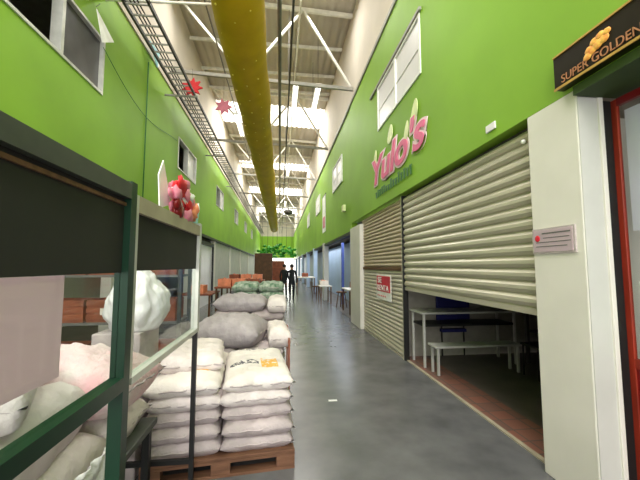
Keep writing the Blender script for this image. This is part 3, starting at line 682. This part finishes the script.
stack(-0.45, 7.6, 0.0, 6, 0.19, lambda L, c: 'sackgreen', 'the far green stack', l_=1.02)
# dark corner posts of red frame beside second pallet
t = thing('crate', 'low red-brown frame edge beside the second pallet', 'frame', (0.12, 4.3, 0))
MB().box(-0.02, 0.0, -0.5, 0.5, 0.66, 0.72).build('top_rail', 'crate', t)
for yy in (-0.48, 0.48): MB().box(-0.02, 0.0, yy - 0.02, yy + 0.02, 0.0, 0.66).build('post', 'crate', t)

# stall interior: platform with heap of sacks
t = table('platform_table', 'low dark platform table inside the near stall under white sacks', 'table', -1.98, -0.80, 0.9, 2.40, 0.55, 'rail', 'black')
sack('sackwhite', 0.55, 0.95, 0.20, (-1.12, 1.40, 0.55), 0.06, 'nearest white sack of the bottom layer on the platform behind the glass')
sack('sackwhite', 0.55, 0.95, 0.20, (-1.70, 1.40, 0.55), 0.0, 'white bottom-layer sack at the back of the platform, farthest from the glass')
sack('sackwhite', 0.46, 1.0, 0.20, (-1.35, 2.14, 0.55), math.pi / 2, 'white bottom-layer sack at the far end of the platform')
sack('sackwhite', 0.5, 0.85, 0.25, (-1.12, 1.38, 0.755), 0.15, 'white sack in the middle of the heap behind the green rail')
sack('sackpink', 0.52, 0.9, 0.32, (-1.22, 2.1, 0.755), math.pi / 2 - 0.1, 'white sack with pink print at the far end of the platform heap')
sack('sackwhite', 0.46, 0.72, 0.2, (-1.18, 1.42, 1.005), 0.5, 'crumpled white sack on top of the heap left of the green post')
t = thing('ceiling_lamp', 'unseen tube lamp added to brighten the near stall', 'ceiling lamp', (-1.9, 1.0, 2.62))
MB().box(-0.06, 0.06, -0.6, 0.6, 0.03, 0.08).build('housing', 'whitepaper', t); MB().tube([(0, -0.57, 0.015), (0, 0.57, 0.015)], 0.018, 8).build('tube', 'tube', t)  # made-up fixture out of view, added to light the paper sheet
for yy in (-0.5, 0.5): MB().tube([(0, yy, 0.08), (0, yy, 3.4), (-1.0, yy, 3.4)], 0.005, 5).build('hanger_wire', 'cable', t)
area('near_stall_fill', (-1.9, 1.0, 2.59), (0, math.radians(-15), 0), 0.1, 1.2, 30, (1, 0.95, 0.95))  # added light that goes with the unseen tube lamp
# big puffy bag
t = thing('plastic_bag', 'tall puffy white plastic bag standing behind the green post', 'bag', (-1.25, 2.75, 0.0))
pl = tag(MB().box(-0.17, 0.17, -0.2, 0.2, 0, 1.05, bev=0.01).build('storage_box', 'sackmauve', loc=(-1.2, 2.85, 0)), 'pale storage box under the tall puffy white plastic bag', 'box')
t.location = (-1.13, 2.84, 1.05)
b = MB(); res = bmesh.ops.create_icosphere(b.bm, subdivisions=5, radius=1)
for v in res['verts']:
    c = v.co.copy(); s_ = 1.0 - 0.42 * max(0, c.z) ** 1.5 + 0.1 * max(0, -c.z)
    nz = 0.12 * noise.noise(c * 2.3) + 0.09 * noise.noise(Vector((c.x * 7, c.y * 7, c.z * 3)))
    v.co = Vector((c.x * 0.225 * s_ * (1 + nz), c.y * 0.22 * s_ * (1 + nz), (max(c.z, -0.75) + 0.75) / 1.75 * 0.49 * (1 + nz * 0.4)))
for f in b.bm.faces: f.smooth = True
b.build('bag_body', 'plastic', t)
b = MB(); b.tube([(0, 0, 0.46), (0.01, 0, 0.50), (0.02, 0, 0.53)], [0.05, 0.02, 0.05], 10); b.build('tied_neck', 'plastic', t)
# plastic film draped over platform edge
fb = MB(); rows = []
for j in range(14):
    row = []
    for i in range(20):
        yy = 1.25 + i * 0.022; s_ = j / 13
        row.append(fb.bm.verts.new((-0.76 + 0.012 * math.sin(i * 1.3 + j), yy + 0.0, 0.74 - 0.26 * s_ * (0.6 + 0.4 * math.sin(i * 0.5)) - 0.0)))
    rows.append(row)
for j in range(13):
    for i in range(19): f = fb.bm.faces.new((rows[j][i], rows[j][i + 1], rows[j + 1][i + 1], rows[j + 1][i])); f.smooth = True
o = fb.build('plastic_sheet', 'plastic'); o.modifiers.new('thickness', 'SOLIDIFY').thickness = 0.003
tag(o, 'white plastic sheet hanging over the platform edge behind the green rail', 'plastic sheet')
# black floor rack
t = thing('floor_rack', 'low black slatted rack on the floor at bottom left', 'rack', (-1.5, 1.95, 0))
for xx in (-0.42, 0.0, 0.38): MB().box(xx - 0.02, xx + 0.02, -0.6, 0.48, 0.0, 0.06).build('bearer', 'black', t)
for k in range(12): MB().box(-0.45, 0.42, -0.58 + k * 0.09, -0.54 + k * 0.09, 0.06, 0.085).build('slat', 'black', t)
tag(MB().tube([(-1.75, 2.0, 0.095), (-1.5, 2.3, 0.095)], 0.009, 6).build('stick', 'cream'), 'thin yellow stick lying on the black rack', 'stick')
# crates at the back of the stall
def crate_box(label, x, y, z, wx=0.5, m_='crate', lab2=False, grp=None):
    c = thing('crate', label, 'crate', (x, y, z), group=grp)
    W = wx / 2
    MB().box(-W, W, -0.18, 0.18, 0, 0.02).build('base', m_, c)
    MB().box(-W, W, -0.18, -0.16, 0.02, 0.27).build('front_side', m_, c); MB().box(-W, W, 0.16, 0.18, 0.02, 0.27).build('back_side', m_, c)
    MB().box(-W, -W + 0.02, -0.16, 0.16, 0.02, 0.27).build('end_side', m_, c); MB().box(W - 0.02, W, -0.16, 0.16, 0.02, 0.27).build('end_side', m_, c)
    for k in range(3): MB().box(-W - 0.004, W + 0.004, -0.19, -0.18, 0.03 + k * 0.085, 0.09 + k * 0.085).build('slat', m_, c)
    if lab2: MB().box(-0.09, 0.09, -0.196, -0.19, 0.09, 0.17).build('label_card', 'label', c)
    return c
sh = thing('storage_shelf', 'dark metal shelf holding red-brown crates at the back of the stall', 'shelf', (-2.1, 4.6, 0))
for z in (0.3, 0.86, 1.44): MB().box(-0.85, 0.85, -0.22, 0.22, z - 0.03, z).build('shelf_board', 'conduit', sh)
for sx in (-0.85, 0.85):
    for sy in (-0.22, 0.22): MB().box(sx - 0.02, sx + 0.02, sy - 0.02, sy + 0.02, 0, 1.95).build('upright', 'rail', sh)
lv = {0.3: 'lower', 0.86: 'middle', 1.44: 'top'}; hp = ['left end', 'centre', 'right end']
for z in (0.3, 0.86, 1.44):
    for k in range(3):
        crate_box('red-brown slatted crate at the %s of the %s shelf' % (hp[k], lv[z]), -2.64 + k * 0.54, 4.6, z, lab2=(z == 0.86 and k == 1))
# plants/goods beyond shelf
goods_table('wooden produce table on the left behind the green sacks', -1.1, 9.4, 1.0, 1.2, 0.9, 'white', [(-0.38, 0, 'crate2', 'left orange crate on the produce table behind the green sacks'), (0, 0, 'crate2', 'middle orange crate on the produce table behind the green sacks'), (0.38, 0, 'crate', 'right red-brown crate on the produce table behind the green sacks')], '', 'crate')
goods_table('second produce table on the left, in front of the brown cabinet', -1.2, 12.2, 1.05, 1.3, 0.9, 'white', [(-0.4, 0, 'crate', 'left crate on the second produce table'), (0, 0, 'crate2', 'middle crate on the second produce table'), (0.4, 0, 'crate2', 'right crate on the second produce table')], '', 'crate')
goods_table('low produce table by the dark framed door', -2.1, 9.2, 0.85, 0.8, 1.2, 'white', [(0, -0.2, 'crate2', 'orange crate on the low table by the dark framed door')], '', 'crate')
c = thing('tall_cabinet', 'tall dark brown cabinet standing far along the left side', 'cabinet', (-0.85, 17.5, 0))
MB().box(-0.45, 0.45, -0.3, 0.3, 0, 2.2, bev=0.02).build('body', 'brown', c)
for sx in (-0.22, 0.22): MB().box(sx - 0.2, sx + 0.2, -0.32, -0.3, 0.1, 2.1).build('door', 'brown', c)
tag(MB().box(-0.75, 0.3, 23, 24, 0, 1.9, bev=0.03).build('market_kiosk', 'crate'), 'reddish brown kiosk in the middle distance near the two people', 'kiosk')
# left pillars, door frames and light panels
for i, y in enumerate((6.2, 11.2, 15.2, 20, 25, 31, 38)):
    tag(MB().box(XL - 0.18, XL - 0.005, y, y + 0.35, 0, 2.76, bev=0.01).build('pillar', 'white'), ['white pillar of the left wall behind the glass panel', 'white pillar right of the dark framed door on the left', 'second white pillar past the dark framed door'][i] if i < 3 else 'tiny distant white pillar along the left side', 'pillar', 'distant left pillars' if i > 2 else None)
dn = thing('door_1', '', '', (XL, 11.6, 0)); del dn['label']; del dn['category']; dn['kind'] = 'structure'
for a in (0, 0.0): pass
b = MB(); b.box(-0.06, 0.06, 0, 0.12, 0, 2.5).box(-0.06, 0.06, 3.1, 3.22, 0, 2.5).box(-0.06, 0.06, 0.12, 3.1, 2.36, 2.5); b.build('door_frame', 'black', dn)
MB().box(-0.03, 0.0, 0.12, 3.1, 0, 2.36).build('door_leaf', 'pane', dn)
struct(MB().box(XL - 0.1, XL - 0.06, 15.6, YE, 0.0, 2.76).build('wall_left_panels', 'greywhite'))
tag(MB().box(XL - 0.17, XL + 0.04, YB, YE, 2.66, 2.76).build('fascia_beam', 'black'), 'dark fascia beam under the left green wall', 'beam')
tag(MB().box(XR - 0.0, XR + 0.18, 9.17, YE, 2.46, 2.55).build('fascia_beam', 'black'), 'dark fascia beam under the far right green wall', 'beam')
# hanging plants / green banners at the end
rr = random.Random(9)
for i in range(7):
    x = -2.1 + i * 0.58; y = 39 + (i % 3) * 2; z = 3.2 + (i % 2) * 0.5
    b = MB()
    for k in range(14): b.blob((rr.uniform(-.45, .45), rr.uniform(-.3, .3), rr.uniform(-.5, .4)), (0.26, 0.2, 0.17), 1, 0.5, k)
    t = thing('hanging_plant', '%s of the seven bushy green hanging plants at the far end' % ['leftmost', 'second from left', 'third from left', 'middle', 'third from right', 'second from right', 'rightmost'][i], 'plant', (x, y, z), group='hanging plants at the far end')
    b.build('foliage', 'leaf', t); MB().tube([(0, 0, 0.2), (0, 0, 5.72 - (i % 2) * 0.5)], 0.02, 5).build('cord', 'cable', t)
tag(MB().box(-0.05, 0.05, -0.02, 0.02, 0.0, 0.004).build('paper_scrap', 'whitepaper', loc=(0.62, 3.9, 0.0)), 'tiny white paper scrap lying on the grey floor', 'scrap')

# ------------------------------------------------------------ people
def person(label, loc, rz, m_, step=0.16, arm=0.1):
    t = thing('person', label, 'person', loc, rz); t.scale = (0.93, 0.93, 0.93)
    J = [((0, 0, 0.95), 0.13), ((0, 0, 1.12), 0.12), ((0, 0.01, 1.30), 0.15), ((0, 0.01, 1.43), 0.10), ((0, 0.02, 1.50), 0.055), ((0, 0.03, 1.56), 0.075), ((0, 0.035, 1.66), 0.085), ((0, 0.03, 1.72), 0.05)]
    E = [(0, 1), (1, 2), (2, 3), (3, 4), (4, 5), (5, 6), (6, 7)]
    def chain(root, pts):
        p = root
        for q in pts: J.append(q); E.append((p, len(J) - 1)); p = len(J) - 1
    for s in (-1, 1):
        st = step * s
        chain(0, [((0.09 * s, 0, 0.88), 0.095), ((0.10 * s, st * 0.5, 0.50), 0.062), ((0.10 * s, st if s > 0 else st * 1.2, 0.12), 0.042), ((0.11 * s, st, 0.045), 0.042), ((0.12 * s, st + 0.16, 0.03), 0.032)])
        chain(3, [((0.17 * s, 0.0, 1.41), 0.06), ((0.23 * s, -0.02 * s, 1.13), 0.043), ((0.24 * s, arm - st * 0.5, 0.90), 0.032), ((0.24 * s, arm - st * 0.5 + 0.03, 0.80), 0.03)])
        w0 = len(J) - 1
        for k in range(4): chain(w0, [((0.225 * s, arm - st * 0.5 + 0.0 + k * 0.02, 0.77 - 0.004 * k), 0.0095), ((0.22 * s, arm - st * 0.5 + 0.01 + k * 0.02, 0.73 - 0.004 * (k % 2)), 0.008)])
        chain(w0, [((0.215 * s, arm - st * 0.5 + 0.075, 0.78), 0.01)])
    me = bpy.data.meshes.new('body'); me.from_pydata([j[0] for j in J], E, []); o = bpy.data.objects.new('body', me); C.objects.link(o)
    md = o.modifiers.new('skin', 'SKIN'); md.use_smooth_shade = True
    for i, (c, r) in enumerate(J): me.skin_vertices[0].data[i].radius = (r, r * (0.75 if i in (1, 2, 3) else 1)); me.skin_vertices[0].data[i].use_root = (i == 0)
    o.modifiers.new('sub', 'SUBSURF').levels = 1; o.modifiers['sub'].render_levels = 2
    me.materials.append(M[m_]); me.materials.append(M['skin'])
    bpy.context.view_layer.update()
    nm = bpy.data.meshes.new_from_object(o.evaluated_get(bpy.context.evaluated_depsgraph_get()))
    bpy.data.objects.remove(o)
    while len(nm.materials) < 2: nm.materials.append(M['skin'])
    for p in nm.polygons:
        c = p.center
        p.material_index = 1 if (c.z > 1.49 or (abs(c.x) > 0.19 and c.z < 0.86)) else 0
        p.use_smooth = True
    body = bpy.data.objects.new('body', nm); C.objects.link(body); body.parent = t
    MB().blob((0, 0.01, 1.68), (0.092, 0.10, 0.085), 3, 0.05, 1).build('hair', 'hair', t)
    for s in (-1, 1): MB().blob((0.088 * s, 0.04, 1.63), (0.012, 0.02, 0.03), 2).build('ear', 'skin', t)
    MB().blob((0, 0.12, 1.625), (0.014, 0.018, 0.022), 2).build('nose', 'skin', t)
    for s in (-1, 1): MB().blob((0.032 * s, 0.108, 1.655), (0.011, 0.008, 0.007), 2).build('eye', 'hair', t)
    MB().blob((0, 0.112, 1.585), (0.025, 0.008, 0.006), 2).build('mouth', 'redwood', t)
person('person in dark jacket and trousers walking away down the aisle', (0.52, 14.7, 0), 0.1, 'cloth')
person('person in charcoal clothes standing left of the walking person', (0.2, 15.6, 0), -0.4, 'cloth2', 0.05)
